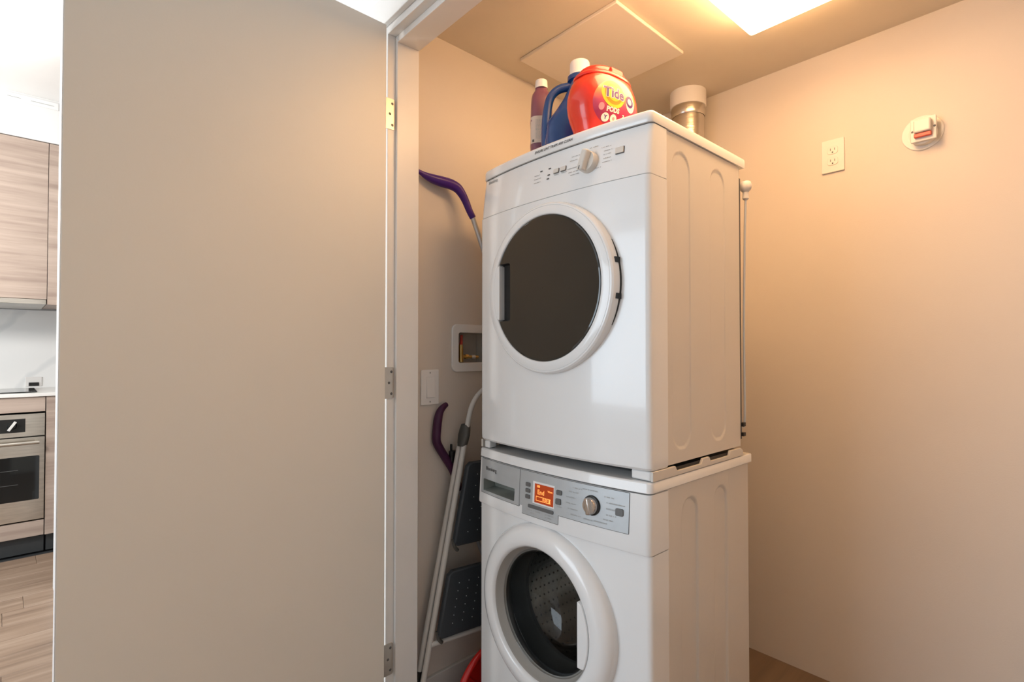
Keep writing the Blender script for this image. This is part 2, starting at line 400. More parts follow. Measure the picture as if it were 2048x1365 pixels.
build('socket', MB().box(-4.634, -4.628, .135, .185, .918, .94), 'black', so, off=so.location, bev=.002)
oc = empty('oven_cabinet', (-4.35, -.2, .0), 0, 'wood-veneer base cabinet that houses the built-in oven', 'cabinet')
build('carcass', MB().box(-4.655, -4.10, -.60, .192, .02, .10).box(-4.655, -4.10, -.60, -.45, .10, .885).box(-4.64, -4.10, .1915, .1925, .02, .885), 'cab', oc, off=oc.location)
kbox('top_panel', -.60, .1905, .800, .884, 'cab', oc)
kbox('drawer_front', -.60, .1905, .097, .183, 'cab', oc)
build('toe_kick', MB().box(-4.09, -4.075, -.60, .192, 0, .092), 'toe', oc, off=oc.location)
bc = empty('base_cabinet', (-4.35, .5, .0), 0, 'tall wood-veneer base cabinet panel between the oven and the open door', 'cabinet')
build('body', MB().box(-4.655, XK-.02, .196, .80, .09, .885), 'cab', bc, off=bc.location)
kbox('door', .1945, .80, .095, .884, 'cab', bc)
build('toe_kick', MB().box(-4.09, -4.075, .201, .80, 0, .089), 'toe', bc, off=bc.location)
ov = empty('oven', (-4.3, -.1, .19), 0, 'stainless built-in oven with black knob panel and dark glass door', 'oven')
build('body', MB().box(-4.55, XK-.021, -.40, .188, .195, .79), 'black', ov, off=ov.location)
kbox('control_panel', -.40, .1895, .664, .790, 'stainless', ov, front=.004)
b_ = build('knob_panel', MB().box(XK+.004, XK+.006, -.30, .107, .690, .765), 'black', ov, off=ov.location)
kb = MB().lathe([(0, .018), (.016, .018), (.017, .006), (.021, 0)], 24, 'x', (XK+.006, .052, .729)); build('knob', kb, 'black', ov, off=ov.location)
hb = MB().box(-.004, .010, -.006, .006, -.028, .028).xf(lambda x_, y_, z_: (XK+.024+x_, .052+y_*cos(.55)+z_*sin(.55), .729-y_*sin(.55)+z_*cos(.55)))
build('knob_bar', hb, 'cap', ov, off=ov.location, bev=.001)
od = kbox('oven_door', -.40, .1895, .192, .658, 'stainless', ov, front=.006)
build('glass', MB().prism(rrect(-.38, .168, .306, .553, .006), XK+.006, XK+.008, 'x'), 'oven_glass', od, off=ov.location)
for z in (.40, .48):
    rk = MB().tube([(XK+.0085, -.3, z), (XK+.0085, .08, z)], .0012, 6); build('rack_bar', rk, 'btn', od, off=ov.location)
hd = MB().tube([(XK+.045, -.36, .632), (XK+.045, .165, .632)], .010, 14)
h_ = build('handle', hd, 'stainless', od, off=ov.location)
build('handle_post', MB().box(XK+.006, XK+.042, .148, .162, .622, .642), 'stainless', h_, off=ov.location, bev=.001)
vt = empty('air_vent', (XK-.004, .06, 2.555), 0, 'faint white linear vent on the bulkhead above the upper cabinets', 'vent')
build('frame', MB().box(XK-.0049, XK+.001, .0, .23, 2.548, 2.590), 'ceiling_hall', vt, off=vt.location, bev=.001)
for y0, y1 in ((.012, .068), (.11, .21)): build('slot', MB().box(XK+.001, XK+.0014, y0, y1, 2.566, 2.569), 'print_soft', vt, off=vt.location)

# ================================================================ APPLIANCES common
th = radians(-1.5)
EX = Vector((cos(th), sin(th), 0)); EY = Vector((-sin(th), cos(th), 0))
P0 = Vector((-.639, 1.061, 0)) - EX*.302
HW = .302
def vf(u, shift=0): 
    return -.012-.026*(1-min(1, abs(u)/HW)**2.2)+shift
def plan(hw=HW, shift=0, back=.03, r=.014, n=30, rl=None):
    rl = rl or r; pts = []
    for k in range(n+1):
        u = -(hw-rl)+(2*hw-r-rl)*k/n; pts.append((u, vf(u, shift)))
    def corner(rr, sg):
        c0 = vf(hw-rr, shift); out = []
        for t in (15, 30, 45, 60, 75, 90): t = radians(t); out.append((sg*(hw-rr+rr*sin(t)), c0+rr*(1-cos(t))))
        return out
    return corner(rl, -1)[::-1]+pts+corner(r, 1)+[(hw, max(back, .06)), (-hw, max(back, .06))]
def loftp(levels, rl=None):
    """levels: list of (z, hw, shift, back)"""
    return MB().loft([[(u, v, z) for u, v in plan(hw, sh, bk, rl=rl)] for z, hw, sh, bk in levels])
def conform(mb, u0, z0, fs, off=-.0006, flip=False):
    """map flat (x,y) shapes onto the bowed front at (u0,z0); fs(u,z)->v"""
    return mb.xf(lambda x_, y_, z_: (u0+x_, fs(u0+x_, z0+y_)+off-z_, z0+y_))
def columns(u0, u1, zb, zt, fs, t=.0015, n=None):
    n = n or max(2, int(abs(u1-u0)/.012)); rings = []
    for k in range(n+1):
        u = u0+(u1-u0)*k/n
        rings.append([(u, fs(u, zb)+.002, zb), (u, fs(u, zb)-t, zb), (u, fs(u, zt)-t, zt), (u, fs(u, zt)+.002, zt)])
    return MB().loft(rings)
def side_field(u, v0, v1, z0, z1, slots, crease=None, dirn=1, res=.0015, rz=.004, depth=.0022, wd=.004):
    nv = int((v1-v0)/res); nz = int((z1-z0)/rz); vs = []; fs = []
    def h(v, z):
        d = 0
        for (a, b, c, e_) in slots:
            r = (b-a)/2; cm = (a+b)/2; zz = min(max(z, c+r), e_-r); dist = sqrt((v-cm)**2+(z-zz)**2)-r
            t = min(1, max(0, (-dist+wd/2)/wd)); d = max(d, t*t*(3-2*t))
        o_ = -depth*d
        if crease and v > crease: 
            o_ -= .004*min(1, (v-crease)/.004)
        return o_
    for i in range(nz+1):
        z = z0+(z1-z0)*i/nz
        for k in range(nv+1):
            v = v0+(v1-v0)*k/nv; vs.append((u+dirn*h(v, z), v, z))
    for i in range(nz):
        for k in range(nv): a = i*(nv+1)+k; fs.append((a, a+1, a+nv+2, a+nv+1))
    return MB().add(vs, fs)
def lines_print(lst, fs, parent, name='cycle_print', m='print_soft', h=.0035):
    """rows of tiny illegible lettering, one mesh"""
    mb = MB()
    for (u0, u1, z) in lst:
        u = u0
        while u < u1:
            w_ = random.uniform(.0015, .0035)
            hh = h*random.uniform(.7, 1)
            p = conform(MB().add([(0, 0, 0), (w_*.8, 0, 0), (w_*.8, hh, 0), (0, hh, 0)], [(0, 1, 2, 3)]), u, z, fs); mb.add(p.v, p.f)
            u += w_+.0006 if random.random() < .85 else w_+.003
    o = build(name, mb, m, parent, smooth=0); o['kind'] = 'stuff'; return o

# ================================================================ WASHER
WZ = 0.0
washer = empty('washing_machine', P0, th, 'white front-loading washer with silver control strip, under the dryer', 'washing machine')
def wp(nm, mb, m, parent=None, **k): return build(nm, mb, m, parent or washer, **k)
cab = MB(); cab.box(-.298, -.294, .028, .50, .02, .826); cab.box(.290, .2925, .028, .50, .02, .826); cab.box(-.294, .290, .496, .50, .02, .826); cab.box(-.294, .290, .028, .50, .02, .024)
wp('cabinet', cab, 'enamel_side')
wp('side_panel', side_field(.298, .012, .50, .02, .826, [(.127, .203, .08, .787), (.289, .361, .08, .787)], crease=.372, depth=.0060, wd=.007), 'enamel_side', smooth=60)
wp('top_lid', loftp([(.828, .303, -.002, .505), (.850, .303, 0, .505), (.853, .301, .003, .503)]), 'enamel', bev=.0015)
WR = (-.010, .462)  # door centre
def wfs(u, z): 
    t = min(1, max(0, (z-.69)/.13)); return vf(u, -.007*(1-t)-.001)
fas = wp('control_fascia', loftp([(.690, .303, -.007, .028), (.695, .3035, -.008, .028), (.825, .302, -.001, .028)]), 'enamel', bev=.001)
low = wp('front_panel', loftp([(.02, .302, 0, .028), (.688, .302, 0, .028)]), 'enamel')
def disc(r, y0, y1, c, n=72): return MB().lathe([(r, y0), (r, y1)], n, 'y', (c[0], 0, c[1]), cap=True)
cut(low, [disc(.205, -.1, .1, WR)])
cut(fas, [MB().prism(rrect(-.266, -.116, .732, .766, .004), -.1, .019, 'y')])
# detergent drawer
df = MB()
for a in ((-.285, -.0955, .766, .8235), (-.285, -.0955, .724, .732), (-.285, -.266, .732, .766), (-.116, -.0955, .732, .766)):
    c_ = columns(a[0], a[1], a[2], a[3], wfs); df.add(c_.v, c_.f)
dr = wp('detergent_drawer', df, 'silver', smooth=20)
cup = MB().add([(-.266, -.028, .732), (-.116, -.040, .732), (-.116, -.040, .766), (-.266, -.028, .766),
                (-.258, .012, .738), (-.122, .012, .738), (-.122, .006, .764), (-.258, .006, .764)],
               [(0, 1, 5, 4), (1, 2, 6, 5), (2, 3, 7, 6), (3, 0, 4, 7), (4, 5, 6, 7)])
wp('handle_cup', cup, 'cup', dr, smooth=0)
wp('brand_print', conform(text_mb('Blomberg', .0145, bold=.0004), -.232, .798, wfs, off=-.0021), 'print', dr, smooth=0)
# control plate with step
cp = MB()
for a in ((-.0935, -.082, .7285), (-.082, .051, .7085), (.051, .252, .7315)):
    c_ = columns(a[0], a[1], a[2], .8235, wfs); cp.add(c_.v, c_.f)
plate = wp('control_plate', cp, 'silver', smooth=20)
ed = MB()
for a in ((-.285, -.0935, .8232, .8245), (-.0935, .252, .8232, .8245), (.051, .252, .7303, .7315), (-.082, .051, .7073, .7085), (-.0955, -.0935, .724, .8235), (.2515, .253, .7315, .8235), (.0505, .0515, .7085, .7315), (-.285, -.0955, .7228, .724)):
    c_ = columns(a[0], a[1], a[2], a[3], wfs, t=.0012); ed.add(c_.v, c_.f)
wp('edge_line', ed, 'seam', plate)
# display
bz = columns(-.041, .037, .744, .802, wfs, t=.0022); wp('display_bezel', bz, 'plastic')
sc_ = columns(-.0335, .034, .748, .797, wfs, t=.0030); scr = wp('display', sc_, 'screen')
tx = MB()
def addt(s, size, u, z, **k):
    p = conform(text_mb(s, size, **k), u, z, wfs, off=-.0034); tx.add(p.v, p.f)
addt('End', .017, -.010, .7765, bold=.0002); addt('Warm', .0065, .023, .784, bold=.0002); addt('100', .008, -.020, .791, bold=.0004)
p = conform(MB().add([(-.026, -.006, 0), (.026, -.006, 0), (.026, -.0045, 0), (-.026, -.0045, 0), (-.026, .0045, 0), (.026, .0045, 0), (.026, .006, 0), (-.026, .006, 0), (-.0275, -.006, 0), (-.026, -.006, 0), (-.026, .006, 0), (-.0275, .006, 0)], [(0, 1, 2, 3), (4, 5, 6, 7), (8, 9, 10, 11)]), 0, .7595, wfs, off=-.0034); tx.add(p.v, p.f)
addt('0:00', .011, .006, .7595, bold=.0002)
p = conform(MB().add([(0, -.005, 0), (.006, -.005, 0), (.006, .005, 0), (0, .005, 0)], [(0, 1, 2, 3)]), .0185, .7595, wfs, off=-.0034); tx.add(p.v, p.f)
wp('readout', tx, 'screen_txt', scr, smooth=0)
def wbtn(u, z, a, b, m='btn', t=.003):
    q = MB().prism(rrect(-a, a, -b, b, min(a, b)*.45), 0, t, 'z')
    q.xf(lambda x_, y_, z_: (u+x_, wfs(u+x_, z+y_)-.0014-z_, z+y_)); return wp('button', q, m, bev=.0006)
for z in (.789, .773, .757): wbtn(-.060, z, .0085, .0052)
wbtn(.053, .789, .0088, .006); wbtn(.0510, .766, .0088, .0075); wbtn(.229, .776, .010, .0085)
q = MB().prism(rrect(-.046, .046, -.0045, .0045, .0022), 0, .0022, 'z').xf(lambda x_, y_, z_: (-.011+x_, wfs(-.011+x_, .734+y_)-.0014-z_, .734+y_))
wp('button_bar', q, 'btn')
pr = [(-.068, -.05, .722), (-.035, -.018, .722), (.0, .03, .722), (-.055, -.04, .715), (.0, .02, .715), (.042, .056, .752), (.210, .235, .790)]
for zz, uu in ((.808, .09), (.797, .078), (.783, .07), (.768, .07), (.755, .075), (.742, .085)): pr.append((uu, uu+.03, zz))
for zz, uu in ((.803, .182), (.79, .188), (.776, .188), (.762, .188), (.75, .18)): pr.append((uu, uu+.026, zz))
pr += [(.125, .15, .740), (.155, .19, .741), (.12, .16, .811)]
lines_print([(a+.006, b+.006, c_) for a, b, c_ in pr], lambda u, z: wfs(u, z)-.0015, plate)
# knob
kc = (.1535, .7775)
kv = vf(.154)-.002
wp('knob_ring', MB().lathe([(.0205, 0), (.0205, -.007), (.0235, -.006), (.0245, 0)], 40, 'y', (kc[0], kv, kc[1])), 'black')
kn = wp('program_knob', MB().lathe([(.0205, 0), (.020, -.012), (.018, -.016), (0, -.0165)], 40, 'y', (kc[0], kv, kc[1])), 'chrome')
g = MB().box(-.0065, .0065, -.024, -.010, -.0195, .0195).xf(lambda x_, y_, z_: (kc[0]+x_*cos(.2)-z_*sin(.2)*-1, kv+y_, kc[1]-x_*sin(.2)*-1*-1+z_*cos(.2)) if False else (kc[0]+x_*cos(-.16)+z_*sin(-.16), kv+y_, kc[1]-x_*sin(-.16)+z_*cos(-.16)))
wp('grip_bar', g, 'chrome', kn, bev=.003, seg=3)
# porthole door
dring = wp('door', MB().lathe([(.205, .01), (.229, .002), (.232, -.022), (.229, -.042), (.220, -.056), (.205, -.0635), (.19, -.0655), (.178, -.064), (.1725, -.060), (.1705, -.055), (.168, -.050)], 96, 'y', (WR[0], 0, WR[1])), 'enamel', smooth=50)
wp('inner_rim', MB().lathe([(.1705, -.055), (.1675, -.050), (.1625, -.032), (.158, -.028), (.155, -.028)], 96, 'y', (WR[0], 0, WR[1])), 'recess', dring, smooth=50)
wp('glass_bowl', MB().lathe([(.1605, -.030), (.156, -.036), (.151, -.033), (.147, -.015), (.142, .02), (.130, .056), (.104, .078), (.05, .090), (.001, .092)], 96, 'y', (WR[0], 0, WR[1])), 'bowl', dring, smooth=60)
ps = []
for k in range(25):
    a = radians(-28+56*k/24); ps.append((WR[0]+.1735*cos(a), WR[1]+.1735*sin(a)))
ps = [(x_, z_) for x_, z_ in ps if .392 <= z_ <= .549]
poly = [(.131, .392)]+ps+[(.131, .549)]
wp('grip_plate', MB().prism(poly, -.0665, -.022, 'y'), 'enamel', dring, bev=.0015)
# gasket and drum
wp('gasket', MB().lathe([(.153, -.012), (.165, -.006), (.205, .0), (.205, .03), (.17, .04), (.155, .05), (.158, .065), (.20, .075), (.245, .08)], 72, 'y', (WR[0], 0, WR[1])), 'rubber', smooth=60)
drum = wp('drum', MB().lathe([(.20, .075), (.238, .085), (.24, .10), (.24, .38), (.22, .40), (.10, .41), (.001, .40)], 72, 'y', (WR[0], 0, WR[1])), 'steel', smooth=50)
ho = MB()
for i in range(60):
    a = 2*pi*i/60
    for jn in range(13):
        y_ = .115+jn*.020+(.01 if i % 2 else 0)
        r = .2395; t1 = Vector((-sin(a), 0, cos(a))); c_ = Vector((WR[0]+r*cos(a), y_, WR[1]+r*sin(a)))
        ho.add([c_+t1*.0032*cos(2*pi*q_/6)+Vector((0, .0032*sin(2*pi*q_/6), 0)) for q_ in range(6)], [tuple(range(6))])
hh = wp('perforation', ho, 'hole', drum, smooth=0); hh['kind'] = 'stuff'
for k in range(3):
    a = radians(35+120*k); t1 = Vector((-sin(a), 0, cos(a))); rd = Vector((cos(a), 0, sin(a))); c0 = Vector((WR[0], 0, WR[1]))
    rings = []
    for y_, sc in ((.10, .4), (.13, 1), (.34, 1), (.38, .5)):
        rings.append([c0+rd*(.2395)+t1*.028+Vector((0, y_, 0)), c0+rd*(.24-.045*sc)+t1*.007+Vector((0, y_, 0)), c0+rd*(.24-.045*sc)-t1*.007+Vector((0, y_, 0)), c0+rd*(.2395)-t1*.028+Vector((0, y_, 0))])
    wp('drum_paddle', MB().loft(rings), 'steel', drum, bev=.004)
for u in (-.25, .25):
    for v in (.04, .45): wp('foot', MB().lathe([(.02, 0), (.02, .008), (.008, .012), (.008, .02)], 16, 'z', (u, v, 0), cap=True), 'black')

# ================================================================ STACKING KIT
kit = empty('stacking_bracket', P0+Vector((0, 0, .853)), th, 'white notched stacking bracket between washer lid and dryer base', 'bracket')
KO = (0, 0, .853)
prof = [(-.006, .8545), (.45, .8545), (.45, .868), (.436, .8768), (.372, .8768), (.366, .8645), (.262, .8645), (.254, .8768), (.222, .8768), (.212, .8645), (.098, .8645), (.090, .8768), (-.006, .8768)]
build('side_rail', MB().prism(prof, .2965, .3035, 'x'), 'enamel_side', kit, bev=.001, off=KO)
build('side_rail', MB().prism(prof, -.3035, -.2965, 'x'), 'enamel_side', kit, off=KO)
fcr = MB().loft([[(u, v, z) for u, v in plan(.3035, .006, .05)[-30:]] for z in (.8545, .8765)]) if False else MB().box(.245, .2965, -.006, .03, .8545, .8765)
build('front_corner', fcr, 'plastic', kit, bev=.004, off=KO)
build('front_corner', MB().box(-.285, -.262, -.008, .02, .8545, .8765), 'plastic', kit, bev=.003, off=KO)
build('gap_shade', MB().box(-.296, .296, .06, .44, .8545, .872), 'black', kit, off=KO)  # black filler block, paints the shade in the gap under the dryer

# ================================================================ DRYER
dryer = empty('tumble_dryer', P0+Vector((0, 0, .877)), th, 'white front-loading dryer with dark round door, stacked on the washer', 'dryer')
DO = (0, 0, .877)
def dp(nm, mb, m, parent=None, **k): return build(nm, mb, m, parent or dryer, off=DO, **k)
DR = (.009, 1.312)
body = MB(); body.box(-.298, .2925, .03, .445, .881, 1.671)
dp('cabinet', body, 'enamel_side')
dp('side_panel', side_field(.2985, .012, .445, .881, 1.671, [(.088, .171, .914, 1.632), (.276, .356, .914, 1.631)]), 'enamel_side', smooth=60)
def dfs(u, z):
    if z <= 1.5525: return vf(u, -.001)
    t = min(1, (z-1.5525)/.118); return vf(u, -.001+.014*t**1.3)
dfp = dp('front_panel', loftp([(.878, .299, .006, .03), (.884, .302, 0, .03), (.90, .302, -.001, .03), (1.551, .302, -.001, .03)], rl=.022), 'enamel')
dp('side_return', MB().box(.2986, .3005, .010, .058, .884, 1.551), 'enamel_side', bev=.0008)
dp('control_fascia', loftp([(1.5525, .302, -.001, .03), (1.585, .302, .002, .03), (1.625, .302, .0068, .03), (1.6705, .302, .0135, .03)], rl=.03), 'enamel', bev=.001)
dp('seam', loftp([(1.5508, .3008, .0008, .03), (1.5527, .3008, .0008, .03)], rl=.024), 'print_soft')
dp('seam', loftp([(1.6703, .3005, .0152, .03), (1.6728, .3005, .0152, .03)], rl=.032), 'seam')
dp('top_lid', loftp([(1.6725, .303, .008, .470), (1.676, .3035, .0065, .472), (1.694, .3035, .0065, .472), (1.6985, .302, .009, .470), (1.700, .298, .013, .466)], rl=.040), 'enamel', smooth=50)
# door ring
ring = dp('door', MB().lathe([(.150, -.02), (.2225, -.006), (.2240, -.020), (.2235, -.044), (.2222, -.0505), (.2185, -.0545), (.2150, -.0555), (.2143, -.0545), (.2136, -.0556), (.205, -.0580), (.196, -.0592), (.1925, -.0588), (.1907, -.0565), (.1900, -.0500), (.1895, -.038)], 128, 'y', (DR[0], 0, DR[1])), 'enamel', smooth=28)
GX = DR[0]-.003
gl = dp('glass', MB().lathe([(.001, -.0570), (.1855, -.0570), (.1888, -.0562), (.1905, -.0545), (.1905, -.049), (.001, -.049)], 96, 'y', (DR[0]-.001, 0, DR[1])), 'darkglass', ring, smooth=12)
cut(gl, [MB().prism(rrect(-.25, -.116, 1.232-.877, 1.393-.877, .008), -.1, .1, 'y')])
hp = [(-.159, 1.236), (-.159, 1.389)]
arc = []
for k in range(41):
    a = radians(150+60*k/40); x_, z_ = DR[0]+.1925*cos(a), DR[1]+.1925*sin(a)
    if 1.236 <= z_ <= 1.389: arc.append((x_, z_))
dp('handle_plate', MB().prism(hp+arc, -.0598, -.036, 'y'), 'enamel', ring, bev=.0012)
dp('handle_recess', MB().add([(-.19, -.054, 1.2322), (-.1162, -.056, 1.2322), (-.1162, -.056, 1.3928), (-.19, -.054, 1.3928), (-.19, -.040, 1.234), (-.118, -.040, 1.234), (-.118, -.040, 1.391), (-.19, -.040, 1.391)], [(0, 1, 5, 4), (1, 2, 6, 5), (2, 3, 7, 6), (4, 5, 6, 7)]), 'black', ring, smooth=0)
rim = MB().lathe([(.1878, -.0575), (.1895, -.0606), (.191, -.0600)], 96, 'y', (DR[0], 0, DR[1]))
dp('hinge_gap', MB().lathe([(.2238, -.030), (.2250, -.024), (.2250, -.012)], 24, 'y', (DR[0], 0, DR[1]), a0=radians(-27), a1=radians(27)), 'black', ring)
for z in (1.362, 1.277):
    a = math.asin((z-DR[1])/.2235); dp('hinge', MB().box(DR[0]+.2235*cos(a)-.003, DR[0]+.2235*cos(a)+.003, -.042, -.014, z-.0065, z+.0065), 'black', ring)
# print and controls
dp('lid_print', conform(text_mb('ENSURE LINT TRAPS ARE CLEAN', .0092, shear=.25, bold=.0002), .022, 1.6855, lambda u, z: vf(u, .0065), off=-.0006), 'print', smooth=0)
dp('brand_print', conform(text_mb('Blomberg', .0125, bold=.0003), -.243, 1.6595, dfs), 'print_soft', smooth=0)
for u, z in ((-.020, 1.630), (.011, 1.630), (.009, 1.613), (.007, 1.603)):
    q = MB().prism(rrect(-.0042, .0042, -.0016, .0016, .0008), 0, .0006, 'z').xf(lambda x_, y_, z_: (u+x_, dfs(u+x_, z+y_)-.0002-z_, z+y_)); dp('indicator', q, 'print')
def dbtn(u, z, a, b):
    q = MB().prism(rrect(-a-.0012, a+.0012, -b-.0012, b+.0012, .002), 0, .0006, 'z').xf(lambda x_, y_, z_: (u+x_, dfs(u+x_, z+y_)-z_, z+y_)); o = dp('button', q, 'btn')
    q = MB().prism(rrect(-a-.0008, a-.0009, -b+.0009, b+.0006, .0015), 0, .0028, 'z').xf(lambda x_, y_, z_: (u+x_, dfs(u+x_, z+y_)-z_, z+y_)); build('button_face', q, 'knob', o, bev=.0005, off=DO)
dbtn(.036, 1.617, .0085, .0055); dbtn(.060, 1.617, .0085, .0055); dbtn(.226, 1.622, .0105, .0075)
kc = (.141, 1.612); kv = dfs(kc[0], kc[1])
tl = -.10
def ktilt(mb): return mb.xf(lambda x_, y_, z_: (kc[0]+x_, kv+y_*cos(tl)-z_*sin(tl), kc[1]+y_*sin(tl)+z_*cos(tl)))
kk = dp('program_knob', ktilt(MB().lathe([(.0268, .002), (.0262, -.010), (.0240, -.0135), (0, -.0145)], 40, 'y')), 'knob')
dp('grip_bar', ktilt(MB().box(-.009, .009, -.030, -.008, -.0255, .0255).xf(lambda x_, y_, z_: (x_*cos(.30)+z_*sin(.30), y_, -x_*sin(.30)+z_*cos(.30)))), 'knob', kk, bev=.004, seg=3)
dp('pointer', ktilt(MB().box(-.0008, .0008, -.0308, -.0295, -.0245, -.016).xf(lambda x_, y_, z_: (x_*cos(.30)+z_*sin(.30), y_, -x_*sin(.30)+z_*cos(.30)))), 'print', kk)
pr = []
for zz, a, b in ((1.640, .085, .108), (1.630, .08, .105), (1.610, .074, .108), (1.600, .078, .108), (1.592, .085, .11), (1.640, .175, .200), (1.630, .182, .205), (1.621, .182, .202), (1.611, .182, .202), (1.602, .18, .204), (1.648, .14, .165), (1.592, .15, .175), (1.606, .03, .045), (1.606, .055, .07), (1.621, -.045, -.025), (1.611, -.045, -.022), (1.601, -.045, -.02)): pr.append((a, b, zz))
lines_print(pr, dfs, dryer, h=.0026)
for o in list(dryer.children):
    if o.name.startswith('cycle_print'): 
        for v in o.data.vertices: v.co.z -= DO[2]
dp('back_plate', MB().box(.285, .299, .4455, .452, .90, 1.640), 'seam')
dp('clip', MB().box(.292, .306, .448, .462, .908, .918), 'black'); dp('clip', MB().box(.292, .306, .448, .462, .935, .946), 'black')

# power cord behind the dryer
pc = empty('power_cord', P0+EX*.303+EY*.468+Vector((0, 0, 1.0)), th, 'white plug and cord hanging down behind the dryer back edge', 'power cord')
PO = (0, 0, 1.0)
build('plug', MB().lathe([(.004, -.035), (.009, -.030), (.008, -.012), (.015, -.004), (.017, .008), (.013, .018), (0, .020)], 20, 'z', (.002, .006, 1.616)), 'cap', pc, off=PO)
cp_ = catmull([(.002, .006, 1.585), (0, .002, 1.45), (-.003, .0, 1.2), (-.002, .0, .98), (-.006, .0, .93)], 6)
build('cord', MB().tube(cp_, .0034, 8), 'pole', pc, off=PO)

# ================================================================ THINGS ON THE DRYER
ZT = 1.7005
# red tub
TB = Vector((-.838, 1.143, ZT)); tub = empty('detergent_tub', TB, radians(-5.7), 'round red laundry-pod tub with a yellow bullseye label, front right on the dryer', 'detergent tub')
TA, TBB, TP = .105, .070, 2.5
prof_s = [(0, .74), (.006, .77), (.025, .83), (.045, .91), (.065, .965), (.085, .985), (.105, .97), (.125, .92), (.140, .86), (.150, .80)]
def ts(z):
    for (a, b), (c_, d) in zip(prof_s, prof_s[1:]):
        if a <= z <= c_: t = (z-a)/(c_-a); return b+(d-b)*t
    return prof_s[-1][1]
rings = [sellipse(0, 0, TBB*s, TA*s, z, TP, 56) for z, s in [(z_, ts(z_)) for z_ in (0, .003, .006, .015, .025, .035, .045, .055, .065, .075, .085, .095, .105, .115, .125, .133, .140, .145, .150)]]
build('body', MB().loft(rings), 'red', tub, smooth=60)
lid = [(.150, .80), (.151, .825), (.156, .83), (.160, .80), (.164, .75), (.166, .68), (.174, .67), (.179, .635), (.1805, .58), (.1805, .3)]
ldo = build('lid', MB().loft([sellipse(0, 0, TBB*s, TA*s, z, 2.3, 56) for z, s in lid]), 'redlid', tub, smooth=45)
build('latch', MB().prism(rrect(-.024, .024, .156, .177, .006), .028, .0520, 'x'), 'redlid', ldo, bev=.004, seg=3)
def tx_surf(y, z):
    s = ts(min(.150, max(0, z))); q_ = min(.985, abs(y)/(TA*s)); return TBB*s*(1-q_**TP)**(1/TP)
def on_tub(mb, y0, z0, off): return mb.xf(lambda a, b, c_: (tx_surf(y0+a, z0+b)+off, y0+a, z0+b))
def tdisc(ry, rz, n=40, k=8, r0=0.0):
    vs = []; fs = []
    for i in range(k+1):
        f = r0+(1-r0)*i/k
        for q_ in range(n): a = 2*pi*q_/n; vs.append((ry*f*cos(a), rz*f*sin(a), 0))
    for i in range(k):
        for q_ in range(n): q2 = (q_+1) % n; fs.append((i*n+q_, i*n+q2, (i+1)*n+q2, (i+1)*n+q_))
    return MB().add(vs, fs)
lb = build('label', on_tub(tdisc(.076, .064, 56, 14), -.010, .074, .0006), 'tublabel', tub, smooth=80)
build('logo_ring', on_tub(tdisc(.037, .035, 48, 8), -.031, .096, .0011), 'yellow', lb)
build('logo_ring', on_tub(tdisc(.028, .0265, 48, 8), -.031, .096, .0014), 'orange', lb)
build('logo_ring', on_tub(tdisc(.021, .020, 48, 8), -.031, .097, .0017), 'yellow', lb)
build('logo_letters', on_tub(text_mb('Tide', .036, bold=.0024, shear=.1), -.031, .097, .0020), 'whiteink', lb, smooth=0)
build('logo_letters', on_tub(text_mb('Tide', .036, bold=.0010, shear=.1), -.031, .097, .0023), 'purpleink', lb, smooth=0)
build('print', on_tub(text_mb('PODS', .016, bold=.0008), -.032, .056, .0012), 'whiteink', lb, smooth=0)
build('print', on_tub(text_mb('3-in-1', .016, bold=.0006, shear=.2), .018, .046, .0012), 'whiteink', lb, smooth=0)
build('pod_picture', on_tub(tdisc(.018, .022, 32, 6), .030, .086, .0011), 'whiteink', lb)
build('pod_picture', on_tub(tdisc(.015, .015, 32, 3, .55), .027, .091, .0014), 'purpleink', lb)
build('pod_picture', on_tub(tdisc(.007, .009, 24, 3), -.066, .060, .0012), 'pinkink', lb)
for yy in (-.052, -.028):
    build('badge', on_tub(tdisc(.0105, .0105, 24, 4), yy, .036, .0012), 'whiteink', lb)
build('print', on_tub(text_mb('Y', .012, bold=.0006), -.052, .036, .0015), 'purpleink', lb, smooth=0)
build('print', on_tub(tdisc(.004, .004, 16, 2), -.028, .036, .0015), 'pinkink', lb, smooth=0)
build('badge', on_tub(tdisc(.012, .005, 24, 3), -.003, .032, .0012), 'whiteink', lb)

# blue jug : local x = image right
JR = radians(46)
jug = empty('detergent_jug', Vector((-.994, 1.173, ZT)), JR, 'dark blue liquid detergent jug with white cap and loop handle, behind the red tub', 'detergent jug')
secs = [(0, -.055, .088), (.005, -.060, .092), (.05, -.060, .093), (.100, -.055, .093), (.120, -.043, .092), (.140, -.028, .091), (.158, -.016, .089), (.174, -.006, .085), (.190, .002, .080), (.205, .010, .074), (.220, .014, .070), (.232, .020, .068)]
rings = [sellipse((a+b)/2, 0, (b-a)/2, .046 if z < .2 else .046*(1-(z-.2)*9), z, 2.8, 44) for z, a, b in secs]
build('body', MB().loft(rings), 'blue', jug, smooth=60)
hpth = catmull([(-.046, 0, .006), (-.053, 0, .05), (-.054, 0, .10), (-.050, 0, .150), (-.040, 0, .186), (-.018, 0, .208), (.012, 0, .216), (.035, 0, .214)], 6)
build('handle', MB().tube(hpth, lerpn([.014, .0155, .0145, .013, .0125, .0125, .013, .014], 6), 16), 'blue', jug, smooth=60)
build('collar', MB().lathe([(.026, .226), (.036, .230), (.036, .243), (.031, .247), (.028, .247)], 32, 'z', (.044, 0, 0)), 'blue', jug)
build('cap', MB().lathe([(.0345, .243), (.0345, .246), (.029, .250), (.0285, .283), (.0265, .287), (0, .2875)], 40, 'z', (.044, 0, 0)), 'cap', jug)

